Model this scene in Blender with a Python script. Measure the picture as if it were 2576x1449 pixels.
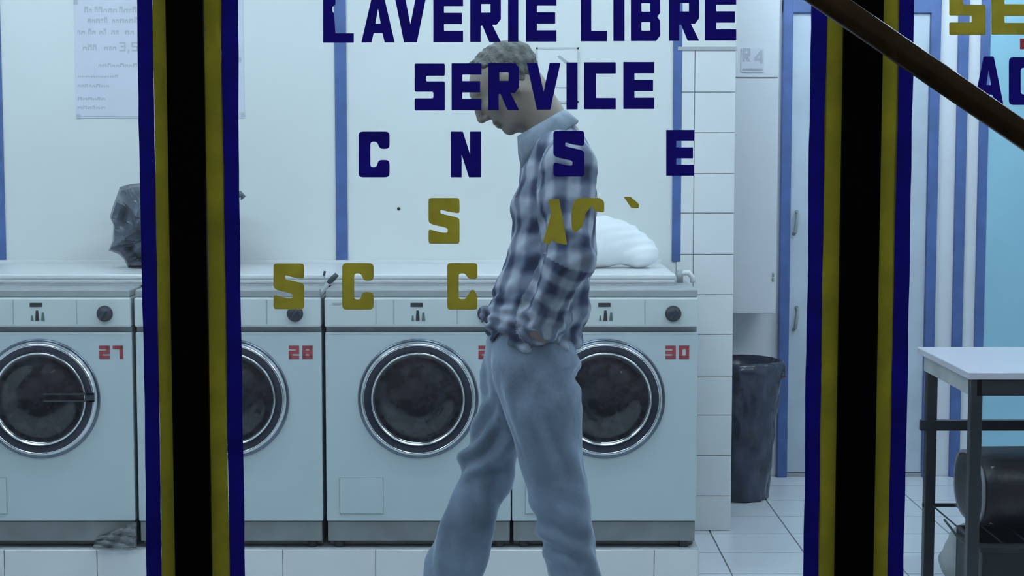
import bpy, bmesh, math, random
import numpy as np
from mathutils import Vector, Matrix
random.seed(7)
for o in list(bpy.data.objects): bpy.data.objects.remove(o)
sc = bpy.context.scene
C = sc.collection

# ------------------------------------------------------------------ camera, world, exposure
F_PX, H_CAM, PITCH = 4218.0, 1.476, math.atan(354.5 / 4218.0)
cam = bpy.data.objects.new('camera', bpy.data.cameras.new('camera')); C.objects.link(cam)
cam.location = (0, 0, H_CAM); cam.rotation_euler = (math.pi / 2 - PITCH, 0, 0)
cam.data.sensor_width = 36; cam.data.lens = F_PX / 2576 * 36
cam.data.clip_start = 0.05; cam.data.clip_end = 200
sc.camera = cam
w = bpy.data.worlds.new('night'); sc.world = w; w.use_nodes = True
w.node_tree.nodes['Background'].inputs[0].default_value = (0.9, 0.95, 1.0, 1)
w.node_tree.nodes['Background'].inputs[1].default_value = 0.08      # glow of the street at night
sc.view_settings.view_transform = 'Standard'; sc.view_settings.look = 'None'
sc.view_settings.gamma = 1; sc.view_settings.exposure = 0.0
sc.view_settings.use_curve_mapping = False
TUBE_COLOR, TUBE_STRENGTH = (0.690, 0.872, 1.0), 58.5

YG, YP, YW, YB, YA = 2.82, 4.44, 5.64, 6.38, 7.45   # glass, person, washer fronts, wall behind them, alcove wall
def P(px, py, Y):
    "point of the plane y=Y that the photograph shows at a pixel"
    u, v = (px - 1288) / F_PX, (724.5 - py) / F_PX
    c, s = math.cos(PITCH), math.sin(PITCH)
    dy, dz = c + v * s, -s + v * c
    t = Y / dy
    return Vector((u * t, Y, H_CAM + dz * t))
def ZW(py): return P(1288, py, YW).z

# ------------------------------------------------------------------ materials
MATS = {}
def M(name, col, rough=0.5, metal=0.0, var=0.06, scale=9.0, bump=0.0, bscale=40.0, spec=0.5, emit=None, coat=0.0):
    if name in MATS: return MATS[name]
    m = bpy.data.materials.new(name); m.use_nodes = True
    nt = m.node_tree; b = nt.nodes['Principled BSDF']
    b.inputs['Roughness'].default_value = rough; b.inputs['Metallic'].default_value = metal
    b.inputs['Specular IOR Level'].default_value = spec
    b.inputs['Coat Weight'].default_value = coat
    tc = nt.nodes.new('ShaderNodeTexCoord')
    n = nt.nodes.new('ShaderNodeTexNoise'); n.inputs['Scale'].default_value = scale; n.inputs['Detail'].default_value = 4
    nt.links.new(tc.outputs['Object'], n.inputs['Vector'])
    r = nt.nodes.new('ShaderNodeMapRange'); r.inputs[1].default_value = .3; r.inputs[2].default_value = .7
    r.inputs[3].default_value = 1 - var; r.inputs[4].default_value = 1 + var
    nt.links.new(n.outputs['Fac'], r.inputs[0])
    v = nt.nodes.new('ShaderNodeVectorMath'); v.operation = 'SCALE'; v.inputs[0].default_value = col
    nt.links.new(r.outputs[0], v.inputs['Scale']); nt.links.new(v.outputs[0], b.inputs['Base Color'])
    if bump:
        n2 = nt.nodes.new('ShaderNodeTexNoise'); n2.inputs['Scale'].default_value = bscale; n2.inputs['Detail'].default_value = 5
        nt.links.new(tc.outputs['Object'], n2.inputs['Vector'])
        bp = nt.nodes.new('ShaderNodeBump'); bp.inputs['Strength'].default_value = bump; bp.inputs['Distance'].default_value = .01
        nt.links.new(n2.outputs['Fac'], bp.inputs['Height']); nt.links.new(bp.outputs[0], b.inputs['Normal'])
    if emit:
        b.inputs['Emission Color'].default_value = (*emit[0], 1); b.inputs['Emission Strength'].default_value = emit[1]
    MATS[name] = m; return m

M('wall_paint', (.74, .76, .75), .55, var=.025, scale=1.6)
M('alcove_paint', (.74, .75, .79), .55, var=.03, scale=2)
M('ceiling_paint', (.8, .8, .8), .7, var=.02)
M('tile_white', (.79, .80, .81), .18, var=.03, scale=3)
M('floor_tile', (.76, .78, .82), .28, var=.06, scale=2.5)
M('grout', (.46, .48, .50), .8, var=.1)
M('floor_grout', (.24, .25, .27), .8, var=.1)
M('blue_strip', (.062, .118, .31), .45, var=.18, scale=14)
M('cyan_panel', (.32, .58, .70), .35, var=.06, scale=2)
M('door_leaf', (.52, .58, .66), .4, var=.1, scale=5)
M('enamel', (.53, .61, .63), .3, var=.03, scale=3, coat=.2)
M('enamel_panel', (.62, .67, .67), .35, var=.03, scale=4)
M('trim_grey', (.36, .38, .39), .4, var=.12, scale=20)
M('lid_grey', (.34, .36, .37), .4, var=.08, scale=12)
M('steel', (.23, .24, .24), .45, metal=.25, var=.14, scale=10)
M('bezel', (.42, .45, .50), .16, metal=1, var=.06)
M('chrome', (.80, .82, .84), .14, metal=1, var=.02)
M('dark_chrome', (.16, .18, .23), .22, metal=.8, var=.1)
M('door_band', (.028, .032, .05), .3, metal=.3, var=.2)
M('rubber', (.035, .038, .045), .5)
M('knob_dark', (.03, .035, .05), .4)
M('print_dark', (.03, .035, .035), .6)
M('print_green', (.10, .17, .14), .6)
M('print_grey', (.47, .48, .54), .7)
M('print_red', (.34, .05, .06), .5)
M('frame_pale', (.55, .57, .59), .6)
M('seam_grey', (.40, .42, .44), .6)
M('ledge_white', (.76, .77, .78), .35, var=.03, scale=3)
M('paper', (.66, .66, .75), .7, var=.03)
M('table_white', (.62, .60, .67), .3, var=.03)
M('frame_black', (.018, .02, .024), .4, var=.2)
M('bag_black', (.014, .013, .016), .45, var=.3, bump=.3)
M('piping_grey', (.22, .22, .25), .5)
M('sack_grey', (.38, .40, .40), .7, var=.15, bump=.4)
M('crate_black', (.012, .012, .014), .5)
M('plastic_bag', (.085, .10, .13), .3, var=.5, scale=9, bump=.4, bscale=14)
M('liner_black', (.024, .030, .055), .2, var=.5, scale=10, bump=1.0, bscale=10)
M('white_cloth', (.86, .88, .90), .8, var=.03, bump=.15, bscale=12)
M('post_black', (.004, .0035, .004), .6, var=.3, spec=.15)
M('sill_dark', (.03, .03, .035), .6)
M('rail_bronze', (.17, .105, .048), .3, metal=.3, var=.35, scale=14, bump=.1, bscale=60)
M('pavement', (.12, .12, .12), .9, var=.2)
M('vinyl_yellow', (.51, .47, .10), .5, var=.10, scale=16, spec=.3)
M('vinyl_blue', (.035, .03, .37), .5, var=.12, scale=16, spec=.3)
M('letter_blue', (.06, .04, .41), .5, var=.06, scale=20, spec=.3)
M('letter_yellow', (.63, .57, .17), .5, var=.08, scale=30, spec=.3)
M('letter_red', (.6, .22, .26), .5, spec=.3)
M('lamp_body', (.7, .7, .7), .5)
M('tube', (.9, .9, .9), .5, emit=(TUBE_COLOR, TUBE_STRENGTH))
M('skin', (.25, .20, .165), .55, var=.07, scale=20, bump=.05, bscale=120)
M('hair', (.105, .105, .10), .7, var=.35, scale=60, bump=.7, bscale=110)
M('eye_white', (.7, .7, .7), .2)
M('shoe', (.08, .08, .09), .6)
M('sole', (.5, .5, .5), .7)
M('lever_dark', (.03, .05, .06), .4)
M('rag', (.42, .44, .45), .8, var=.25, scale=30, bump=.5)
M('cable', (.02, .02, .025), .5)

def translucent(names, f):
    "vinyl film lets some of the shop's light through"
    for nme in names:
        nt = MATS[nme].node_tree; b = nt.nodes['Principled BSDF']; out = nt.nodes['Material Output']
        src = b.inputs['Base Color'].links[0].from_socket
        sc_ = nt.nodes.new('ShaderNodeVectorMath'); sc_.operation = 'SCALE'; sc_.inputs['Scale'].default_value = f
        nt.links.new(src, sc_.inputs[0])
        t = nt.nodes.new('ShaderNodeBsdfTranslucent'); nt.links.new(sc_.outputs[0], t.inputs[0])
        a = nt.nodes.new('ShaderNodeAddShader'); nt.links.new(b.outputs[0], a.inputs[0]); nt.links.new(t.outputs[0], a.inputs[1]); nt.links.new(a.outputs[0], out.inputs[0])
translucent(('vinyl_yellow', 'vinyl_blue', 'letter_blue', 'letter_red'), .72)
translucent(('letter_yellow',), .70)
def glass_material():
    m = bpy.data.materials.new('window_glass'); m.use_nodes = True
    nt = m.node_tree; nt.nodes.clear()
    out = nt.nodes.new('ShaderNodeOutputMaterial')
    tr = nt.nodes.new('ShaderNodeBsdfTransparent'); tr.inputs[0].default_value = (.96, .98, .985, 1)
    gl = nt.nodes.new('ShaderNodeBsdfGlossy'); gl.inputs['Roughness'].default_value = .02
    fr = nt.nodes.new('ShaderNodeFresnel'); fr.inputs[0].default_value = 1.45
    mx = nt.nodes.new('ShaderNodeMixShader')
    nt.links.new(fr.outputs[0], mx.inputs[0]); nt.links.new(tr.outputs[0], mx.inputs[1]); nt.links.new(gl.outputs[0], mx.inputs[2])
    # thin film of dust on the panes
    df = nt.nodes.new('ShaderNodeBsdfTranslucent'); df.inputs[0].default_value = (.75, .85, .95, 1)
    mx2 = nt.nodes.new('ShaderNodeMixShader'); mx2.inputs[0].default_value = .004
    nt.links.new(mx.outputs[0], mx2.inputs[1]); nt.links.new(df.outputs[0], mx2.inputs[2])
    nt.links.new(mx2.outputs[0], out.inputs[0]); MATS['window_glass'] = m
glass_material()
def drum_glass():
    m = M('drum_glass', (.030, .028, .036), .12, var=.0, coat=.3)
    nt = m.node_tree; b = nt.nodes['Principled BSDF']
    tc = nt.nodes.new('ShaderNodeTexCoord'); vo = nt.nodes.new('ShaderNodeTexNoise'); vo.inputs['Scale'].default_value = 28; vo.inputs['Detail'].default_value = 6
    cr = nt.nodes.new('ShaderNodeValToRGB')
    cr.color_ramp.elements[0].position = .38; cr.color_ramp.elements[0].color = (.009, .009, .013, 1)
    cr.color_ramp.elements[1].position = .70; cr.color_ramp.elements[1].color = (.036, .032, .042, 1)
    nt.links.new(tc.outputs['Object'], vo.inputs['Vector']); nt.links.new(vo.outputs['Fac'], cr.inputs[0])
    nt.links.new(cr.outputs[0], b.inputs['Base Color'])
drum_glass()
def plaid_material():
    m = bpy.data.materials.new('plaid'); m.use_nodes = True; nt = m.node_tree; b = nt.nodes['Principled BSDF']
    b.inputs['Roughness'].default_value = .85; b.inputs['Specular IOR Level'].default_value = .2
    at = nt.nodes.new('ShaderNodeAttribute'); at.attribute_name = 'plaid'
    nz = nt.nodes.new('ShaderNodeTexNoise'); nz.inputs['Scale'].default_value = 14; nz.inputs['Detail'].default_value = 3
    nt.links.new(at.outputs['Vector'], nz.inputs['Vector'])
    ad = nt.nodes.new('ShaderNodeVectorMath'); ad.operation = 'MULTIPLY_ADD'
    ad.inputs[1].default_value = (.034, .034, 0); nt.links.new(nz.outputs['Color'], ad.inputs[0]); nt.links.new(at.outputs['Vector'], ad.inputs[2])
    sp = nt.nodes.new('ShaderNodeSeparateXYZ'); nt.links.new(ad.outputs[0], sp.inputs[0])
    def wave(sock, period, sharp):
        a = nt.nodes.new('ShaderNodeMath'); a.operation = 'MULTIPLY'; a.inputs[1].default_value = 2 * math.pi / period; nt.links.new(sock, a.inputs[0])
        s = nt.nodes.new('ShaderNodeMath'); s.operation = 'SINE'; nt.links.new(a.outputs[0], s.inputs[0])
        r = nt.nodes.new('ShaderNodeMapRange'); r.interpolation_type = 'SMOOTHSTEP'
        r.inputs[1].default_value = -sharp; r.inputs[2].default_value = sharp; nt.links.new(s.outputs[0], r.inputs[0]); return r.outputs[0]
    u, v = wave(sp.outputs[0], .082, .8), wave(sp.outputs[1], .094, .8)
    su = nt.nodes.new('ShaderNodeMath'); su.operation = 'ADD'; nt.links.new(u, su.inputs[0]); nt.links.new(v, su.inputs[1])
    cr = nt.nodes.new('ShaderNodeValToRGB')
    dv = nt.nodes.new('ShaderNodeMath'); dv.operation = 'MULTIPLY'; dv.inputs[1].default_value = .5; nt.links.new(su.outputs[0], dv.inputs[0])
    e = cr.color_ramp.elements
    e[0].position = 0; e[0].color = (.028, .038, .082, 1); e[1].position = 1; e[1].color = (.40, .43, .51, 1)
    k = e.new(.42); k.color = (.135, .16, .23, 1)
    nt.links.new(dv.outputs[0], cr.inputs[0]); nt.links.new(cr.outputs[0], b.inputs['Base Color'])
    MATS['plaid'] = m
plaid_material()
def denim_material():
    m = M('denim', (.19, .24, .315), .85, var=.36, scale=6, bump=.6, bscale=22, spec=.2)
    b = m.node_tree.nodes['Principled BSDF']      # worn, fuzzy cotton
    b.inputs['Sheen Weight'].default_value = .55; b.inputs['Sheen Roughness'].default_value = .35; b.inputs['Sheen Tint'].default_value = (.8, .9, 1, 1)
denim_material()

# ------------------------------------------------------------------ builders
def tag(o, label, cat=None, group=None, kind=None):
    o['label'] = label
    if cat: o['category'] = cat
    if group: o['group'] = group
    if kind: o['kind'] = kind
    return o
def world_loc(o):
    v = Vector(o.location)
    while o.parent: o = o.parent; v = v + o.location
    return v
def link(name, me, mat, parent=None, smooth=False):
    "links a mesh built in world coordinates; a child keeps its place"
    me.name = name
    o = bpy.data.objects.new(name, me); C.objects.link(o)
    if mat: me.materials.append(MATS[mat])
    if parent:
        me.transform(Matrix.Translation(-world_loc(parent))); o.parent = parent
    if smooth:
        for p in me.polygons: p.use_smooth = True
    return o
def obj(name, bm, mat, parent=None, smooth=False):
    me = bpy.data.meshes.new(name); bmesh.ops.recalc_face_normals(bm, faces=bm.faces); bm.to_mesh(me); bm.free()
    return link(name, me, mat, parent, smooth)
def origin(o, loc):
    loc = Vector(loc); o.data.transform(Matrix.Translation(-loc)); o.location = loc; return o
def thing(name, loc, label, cat, group=None):
    o = bpy.data.objects.new(name, None); C.objects.link(o); o.location = loc; o.empty_display_size = .1
    return tag(o, label, cat, group)
def struct(name, loc, label):
    o = bpy.data.objects.new(name, None); C.objects.link(o); o.location = loc; return tag(o, label, kind='structure')
def box(x0, x1, y0, y1, z0, z1, bev=0.0, bm=None, seg=2):
    own = bm is None
    if own: bm = bmesh.new()
    vs = [bm.verts.new((x, y, z)) for x in (x0, x1) for y in (y0, y1) for z in (z0, z1)]
    for f in ((0, 1, 3, 2), (4, 6, 7, 5), (0, 4, 5, 1), (2, 3, 7, 6), (0, 2, 6, 4), (1, 5, 7, 3)):
        bm.faces.new([vs[i] for i in f])
    if bev and own: bmesh.ops.bevel(bm, geom=bm.edges[:], offset=bev, segments=seg, affect='EDGES', profile=.5)
    return bm
def lathe_y(cx, y0, cz, prof, n=72, bm=None):
    "profile of (radius, y) turned round a horizontal axis along y"
    bm = bm or bmesh.new(); rings = []
    for r, y in prof:
        if r < 1e-6: rings.append([bm.verts.new((cx, y0 + y, cz))])
        else: rings.append([bm.verts.new((cx + r * math.cos(2 * math.pi * i / n), y0 + y, cz + r * math.sin(2 * math.pi * i / n))) for i in range(n)])
    for a, b in zip(rings, rings[1:]):
        for i in range(n):
            j = (i + 1) % n
            if len(a) == 1: bm.faces.new((a[0], b[i], b[j]))
            elif len(b) == 1: bm.faces.new((a[i], a[j], b[0]))
            else: bm.faces.new((a[i], a[j], b[j], b[i]))
    return bm
def tube(pts, r, n=12, bm=None, cap=True):
    bm = bm or bmesh.new(); pts = [Vector(p) for p in pts]; rings = []
    for i, p in enumerate(pts):
        d = (pts[min(i + 1, len(pts) - 1)] - pts[max(i - 1, 0)]).normalized()
        a = d.cross(Vector((0, 1, 0)) if abs(d.y) < .9 else Vector((1, 0, 0))).normalized(); b = d.cross(a)
        rr = r[i] if isinstance(r, (list, tuple)) else r
        rings.append([bm.verts.new(p + (a * math.cos(2 * math.pi * k / n) + b * math.sin(2 * math.pi * k / n)) * rr) for k in range(n)])
    for a, b in zip(rings, rings[1:]):
        for k in range(n): bm.faces.new((a[k], a[(k + 1) % n], b[(k + 1) % n], b[k]))
    if cap: bm.faces.new(rings[0]); bm.faces.new(rings[-1][::-1])
    return bm
def flat(name, loops, to3d, depth, mat, parent):
    "flat outlines with holes, given thickness; loops in any plane, to3d maps (x,y) to a point of that vertical plane"
    cu = bpy.data.curves.new(name, 'CURVE'); cu.dimensions = '2D'; cu.fill_mode = 'BOTH'; cu.extrude = depth / 2
    for lp in loops:
        s = cu.splines.new('POLY'); s.points.add(len(lp) - 1); s.use_cyclic_u = True
        for p, q in zip(s.points, lp):
            v = to3d(*q); p.co = (v.x, v.z, 0, 1)
    y = to3d(*loops[0][0]).y
    t = bpy.data.objects.new('t', cu); C.objects.link(t)
    me = bpy.data.meshes.new_from_object(t); bpy.data.objects.remove(t); bpy.data.curves.remove(cu)
    me.transform(Matrix(((1, 0, 0, 0), (0, 0, -1, y), (0, 1, 0, 0), (0, 0, 0, 1))))
    me.materials.clear()
    return link(name, me, mat, parent)
def dup(root, loc):
    r = root.copy(); C.objects.link(r); r.location = loc
    for ch in list(root.children):
        c = ch.copy(); C.objects.link(c); c.parent = r
        for g in list(ch.children):
            d = g.copy(); C.objects.link(d); d.parent = c
    return r

# ------------------------------------------------------------------ the room
XL, XR, ZC = -3.0, 3.1, 2.62
T = .31
fl = struct('floor', (0, 0, 0), 'pale tiled floor of the laundromat')
obj('floor_bed', box(XL, XR, YG - .05, YA + .1, -.12, -.006), 'floor_grout', fl)
def floor_hit(px, py):
    d = P(px, py, 1) - Vector((0, 0, H_CAM)); return Vector((0, 0, H_CAM)) + d * (-H_CAM / d.z)
a = floor_hit(1791, 1347); b = floor_hit(1924, 1253)
JX, JY = a.x, 6.02
T = (b.x - a.x)
tile_me = None
for i in range(-13, 9):
    for j in range(-11, 6):
        x0, y0 = JX + i * T, JY + j * T
        x1, y1 = x0 + T, y0 + T
        if x1 < XL + .4 or x0 > XR or y0 < 3.0 or y1 > YA + .28: continue
        if x1 < .7 and y0 > 5.75: continue          # under the machines
        cx1, cy1 = min(x1, XR), min(y1, YA - .001)
        full = cx1 == x1 and cy1 == y1
        if full and tile_me:
            o = bpy.data.objects.new('tile', tile_me); C.objects.link(o); o.parent = fl; o.location = (x0, y0, 0)
        else:
            o = obj('tile', box(x0 + .003, cx1 - .003, y0 + .003, cy1 - .003, -.007, 0), 'floor_tile', fl)
            if full: origin(o, (x0, y0, 0)); tile_me = o.data

tag(obj('ceiling', box(XL, XR, YG - .05, YA + .1, ZC, ZC + .1), 'ceiling_paint'), 'white ceiling with fluorescent battens', kind='structure')
XBE = P(1845, 700, YB).x
XT0 = P(1700, 700, YB).x
tag(obj('wall_back', box(XL, XT0, YB, YB + .12, 0, ZC), 'wall_paint'), 'white panelled wall behind the row of washing machines', kind='structure')
# tiled end of that wall
wc = struct('wall_corner', (XT0, YB, 0), 'white tiled wall end beside washing machine 30')
obj('wall_core', box(XT0, XBE, YB + .004, YB + .12, 0, ZC), 'grout', wc)
tz = [P(1800, y, YB).z for y in (1342, 1247, 1146, 1044, 948, 841, 741, 640, 536, 437, 334, 232, 126)]
tz[0] = 0
xs = [XT0, P(1743, 700, YB).x, XBE]
for a_, b_ in zip(tz, tz[1:]):
    for c_, d_ in zip(xs, xs[1:]):
        obj('tile', box(c_ + .0012, d_ - .0012, YB - .006, YB + .006, a_ + .0012, b_ - .0012, .0012, seg=1), 'tile_white', wc)
for y0, y1 in ((YB - .006, YB + .12),):
    obj('upper_panel', box(XT0, XBE, YB - .006, YB + .1, tz[-1] + .012, ZC), 'wall_paint', wc)
    obj('ledge_trim', box(XT0, XBE, YB - .012, YB + .01, tz[-1] - .002, tz[-1] + .012), 'seam_grey', wc)
tag(obj('wall_alcove', box(.1, XR, YA, YA + .12, 0, ZC), 'alcove_paint'), 'pale lavender white wall at the back of the alcove', kind='structure')
tag(obj('wall_alcove_side', box(0, .1, YB + .12, YA + .12, 0, ZC), 'alcove_paint'), 'white side wall of the alcove', kind='structure')
tag(obj('wall_left', box(XL - .1, XL, YG - .05, YB + .12, 0, ZC), 'wall_paint'), 'white side wall past washing machine 27', kind='structure')
tag(obj('wall_right', box(XR, XR + .1, YG - .05, YA + .12, 0, ZC), 'wall_paint'), 'white side wall past the folding table', kind='structure')
n = 0
zt = P(860, 658, YB).z
for x0, x1 in ((-17, 15), (846, 875), (1690, 1712)):
    n += 1
    tag(obj('trim_%d' % n, box(P(x0, 600, YB).x, P(x1, 600, YB).x, YB - .008, YB + .001, zt, ZC, .002), 'blue_strip'),
        ['blue vertical strip on the wall above washing machine 27', 'blue vertical strip on the wall above washing machines 28 and 29',
         'blue vertical strip at the edge of the tiled wall end'][n - 1], kind='structure')
for x0, x1, l in ((2398, 2424, 'blue vertical strip between the grey wall and the white strip'), (2455, 2477, 'blue vertical strip at the edge of the cyan panel')):
    n += 1
    tag(obj('trim_%d' % n, box(P(x0, 600, YA).x, P(x1, 600, YA).x, YA - .02, YA + .001, 0, ZC, .003), 'blue_strip'), l, kind='structure')
xc = P(2477, 600, YA).x
n += 1
tag(obj('trim_%d' % n, box(xc, XR, YA - .012, YA + .001, .12, ZC, .002), 'cyan_panel'), 'cyan wall panel behind the folding table', kind='structure')
# alcove door
dl, dr = P(1960, 600, YA).x, P(2352, 600, YA).x
dfw = P(1985, 600, YA).x - dl
zd = P(1980, 0, YA).z; zd0 = P(1980, 34, YA).z
d1 = struct('door_1', ((dl + dr) / 2, YA, 0), 'grey blue door with a blue frame at the back of the alcove')
obj('leaf', box(dl + dfw, dr - dfw, YA - .015, YA, .02, zd0, .003), 'door_leaf', d1)
for x0, x1 in ((dl, dl + dfw), (dr - dfw, dr)): obj('frame_post', box(x0, x1, YA - .035, YA, 0, zd, .004), 'blue_strip', d1)
obj('frame_head', box(dl, dr, YA - .034, YA, zd0, zd + .02, .004), 'blue_strip', d1)
obj('threshold', box(dl + dfw, dr - dfw, YA - .018, YA, 0, .018), 'trim_grey', d1)
for py in (560, 800):
    z = P(2000, py, YA).z; x = P(1996, py, YA).x
    h = obj('handle', tube([(x, YA - .015, z - .05), (x, YA - .05, z - .04), (x + .01, YA - .05, z + .04), (x + .01, YA - .015, z + .05)], .008, 8), 'lid_grey', d1, True)
# door rail line lower panel
obj('panel_bead', box(dl + dfw + .08, dr - dfw - .08, YA - .02, YA - .012, .9, .92), 'door_leaf', d1)

# ------------------------------------------------------------------ shop front
wf = struct('wall_front', (0, YG, 0), 'dark shop front sill and fascia')
obj('sill', box(XL, XR, YG - .06, YG + .06, 0, .12, .005), 'sill_dark', wf)
obj('fascia', box(XL, XR, YG - .06, YG + .06, 2.45, 2.9, .005), 'sill_dark', wf)
obj('jamb', box(XL - .4, XL + .12, YG - .06, YG + .06, 0, 2.9, .005), 'sill_dark', wf)
obj('jamb', box(XR - .12, XR + .4, YG - .06, YG + .06, 0, 2.9, .005), 'sill_dark', wf)
tag(obj('pavement', box(-6, 6, -4, YG - .02, -.1, 0), 'pavement'), 'dark pavement in front of the shop window', kind='structure')
LP = [P(x, 724, YG).x for x in (433, 525)]; RP = [P(x, 724, YG).x for x in (2108, 2205)]
n += 1
tag(obj('trim_%d' % n, box(LP[0], LP[1], YG - .02, YG + .05, .12, 2.45, .004), 'post_black'), 'black window post between machine 27 and machine 28', kind='structure')
n += 1
tag(obj('trim_%d' % n, box(RP[0], RP[1], YG - .02, YG + .05, .12, 2.45, .004), 'post_black'), 'black window post in front of the alcove door', kind='structure')
GW = [(XL + .12, LP[0]), (LP[1], RP[0]), (RP[1], XR - .12)]
GL = ['shop window pane in front of washing machine 27', 'wide shop window pane lettered LAVERIE LIBRE SERVICE', 'shop window pane in front of the folding table']
WIN = []
for k, (x0, x1) in enumerate(GW):
    wn = struct('window_%d' % (k + 1), ((x0 + x1) / 2, YG, .12), GL[k]); WIN.append(wn)
    obj('pane', box(x0, x1, YG - .004, YG + .004, .12, 2.45), 'window_glass', wn)
YV = YG - .0055
def stripe(px0, px1, mat, win, seed):
    "a hand-applied vinyl stripe with slightly wavering edges; px at mid height"
    rnd = random.Random(seed); x0, x1 = P(px0, 724, YG).x, P(px1, 724, YG).x
    L, R = [], []
    wl = wr = 0
    for k in range(61):
        z = .12 + 2.33 * k / 60
        wl = wl * .8 + rnd.uniform(-.0008, .0008); wr = wr * .8 + rnd.uniform(-.0008, .0008)
        L.append((x0 + wl, z)); R.append((x1 + wr, z))
    yv = YV - (.0006 if 'yellow' in mat else 0)
    return flat('stripe', [L + R[::-1]], lambda x, z: Vector((x, yv, z)), .0012, mat, win)
stripe(359, 397.5, 'vinyl_blue', WIN[0], 1); stripe(396.5, 434, 'vinyl_yellow', WIN[0], 2)
stripe(524, 568, 'vinyl_yellow', WIN[1], 3); stripe(567, 608, 'vinyl_blue', WIN[1], 4)
stripe(2030, 2068, 'vinyl_blue', WIN[1], 5); stripe(2067, 2109, 'vinyl_yellow', WIN[1], 6)
stripe(2204, 2246, 'vinyl_yellow', WIN[2], 7); stripe(2245, 2284, 'vinyl_blue', WIN[2], 8)

# ---- vinyl letters (unit outlines, y up)
def rnd_poly(pts, r=.06):
    "cuts the corners of an outline with small arcs; r in unit height, x scaled by the letter's aspect"
    out = []; n_ = len(pts); asp = 1.5
    for i in range(n_):
        p0, p, p1 = [Vector((q[0] / asp, q[1])) for q in (pts[i - 1], pts[i], pts[(i + 1) % n_])]
        a_, b_ = p0 - p, p1 - p
        rr = min(r, a_.length * .45, b_.length * .45)
        s, e = p + a_.normalized() * rr, p + b_.normalized() * rr
        for t in (0, .33, .67, 1):
            q = s * (1 - t) ** 2 + p * 2 * t * (1 - t) + e * t * t; out.append((q.x * asp, q.y))
    return out
E_ = [(0, 0), (1, 0), (1, .24), (.36, .24), (.36, .38), (.96, .38), (.96, .62), (.36, .62), (.36, .76), (1, .76), (1, 1), (0, 1)]
S_ = [(0, 0), (1, 0), (1, .62), (.38, .62), (.38, .74), (1, .74), (1, 1), (0, 1), (0, .40), (.62, .40), (.62, .26), (0, .26)]
I_ = [(0, 0), (1, 0), (1, 1), (0, 1)]
L_ = [(0, 0), (1, 0), (1, .22), (.40, .22), (.40, 1), (0, 1)]
L2 = [(0, 0), (1, 0), (1, .20), (.40, .20), (.36, .62), (.30, .66), (.30, .76), (.40, .80), (.40, 1), (0, 1)]
A_ = [(0, 0), (.30, 0), (.37, .20), (.63, .20), (.70, 0), (1, 0), (.67, 1), (.33, 1)]
AH = [(.42, .40), (.58, .40), (.50, .72)]
V_ = [(.30, 0), (.70, 0), (1, 1), (.68, 1), (.50, .38), (.32, 1), (0, 1)]
R_ = [(0, 0), (.34, 0), (.34, .34), (.40, .34), (.62, 0), (1, 0), (.72, .36), (.86, .36), (1, .48), (1, .90), (.88, 1), (0, 1)]
RH = [(.36, .62), (.66, .62), (.66, .80), (.36, .80)]
B_ = [(0, 0), (.86, 0), (1, .12), (1, .42), (.90, .51), (1, .60), (1, .88), (.86, 1), (0, 1)]
B1 = [(.36, .22), (.66, .22), (.66, .40), (.36, .40)]; B2 = [(.36, .62), (.66, .62), (.66, .80), (.36, .80)]
C_ = [(0, 0), (1, 0), (1, .24), (.38, .24), (.38, .76), (1, .76), (1, 1), (0, 1)]
CR = [(.0, 0), (1, 0), (1, .38), (.64, .38), (.58, .22), (.38, .22), (.38, .78), (.60, .78), (.68, .62), (1, .62), (1, 1), (0, 1)]
CD = [(0, 0), (1, 0), (1, .32), (.84, .46), (.66, .30), (.62, .24), (.38, .22), (.38, .78), (.60, .78), (.70, .66), (1, .66), (1, 1), (0, 1)]
N_ = [(0, 0), (.36, 0), (.36, .50), (.60, 0), (1, 0), (1, 1), (.64, 1), (.64, .50), (.40, 1), (0, 1)]
SR = [(0, 0), (1, 0), (1, .54), (.90, .58), (.38, .66), (.38, .75), (.62, .70), (1, .66), (1, 1), (0, 1), (0, .47), (.12, .42), (.62, .34), (.62, .24), (.44, .24), (0, .32)]
AB = [(0, .06), (.28, .0), (.40, .12), (.52, .04), (1, 0), (.86, .44), (.66, 1), (.22, .98), (.34, .70), (.16, .34)]
GB = [(.12, .0), (.34, .18), (.44, .56), (.62, .78), (.70, .62), (1, .58), (1, .90), (.88, 1), (.20, 1), (.06, .86), (0, .5), (.02, .1)]
QT = [(0, 1), (.45, 1), (1, .35), (.95, 0), (.5, .0)]
def letter(loops, x0, x1, yt, yb, mat, win, r):
    o = flat('letter', [rnd_poly(l, r if k == 0 else r * .6) for k, l in enumerate(loops)],
             lambda u, v: P(x0 + u * (x1 - x0), yb + v * (yt - yb), YV), .0012, mat, win)
    return o
row = [(L2, 813, 890), ([A_, AH], 909, 993), (V_, 992, 1073), (E_, 1090, 1165), ([R_, RH], 1183, 1260), (I_, 1278, 1304), (E_, 1323, 1400),
       (L_, 1461, 1527), (I_, 1543, 1571), ([B_, B1, B2], 1587, 1661), ([R_, RH], 1683, 1759), (E_, 1773, 1852)]
for g, x0, x1 in row:
    yb = 107.5 - 5.5 * (x0 - 813) / 1000
    letter(g if isinstance(g[0], list) else [g], x0, x1, yb - 119, yb, 'letter_blue', WIN[1], .012)
for g, x0, x1 in ((S_, 1043, 1119), (E_, 1136, 1211), ([R_, RH], 1228, 1306), (V_, 1325, 1410), (I_, 1425, 1453), (C_, 1469, 1549), (E_, 1568, 1646)):
    yb = 278 - 4.5 * (x0 - 1043) / 600
    letter(g if isinstance(g[0], list) else [g], x0, x1, yb - 118, yb, 'letter_blue', WIN[1], .035 if g is S_ else .012)
letter([CR], 902, 980, 331, 446, 'letter_blue', WIN[1], .09); letter([N_], 1134, 1210, 331, 446, 'letter_blue', WIN[1], .012)
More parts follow.
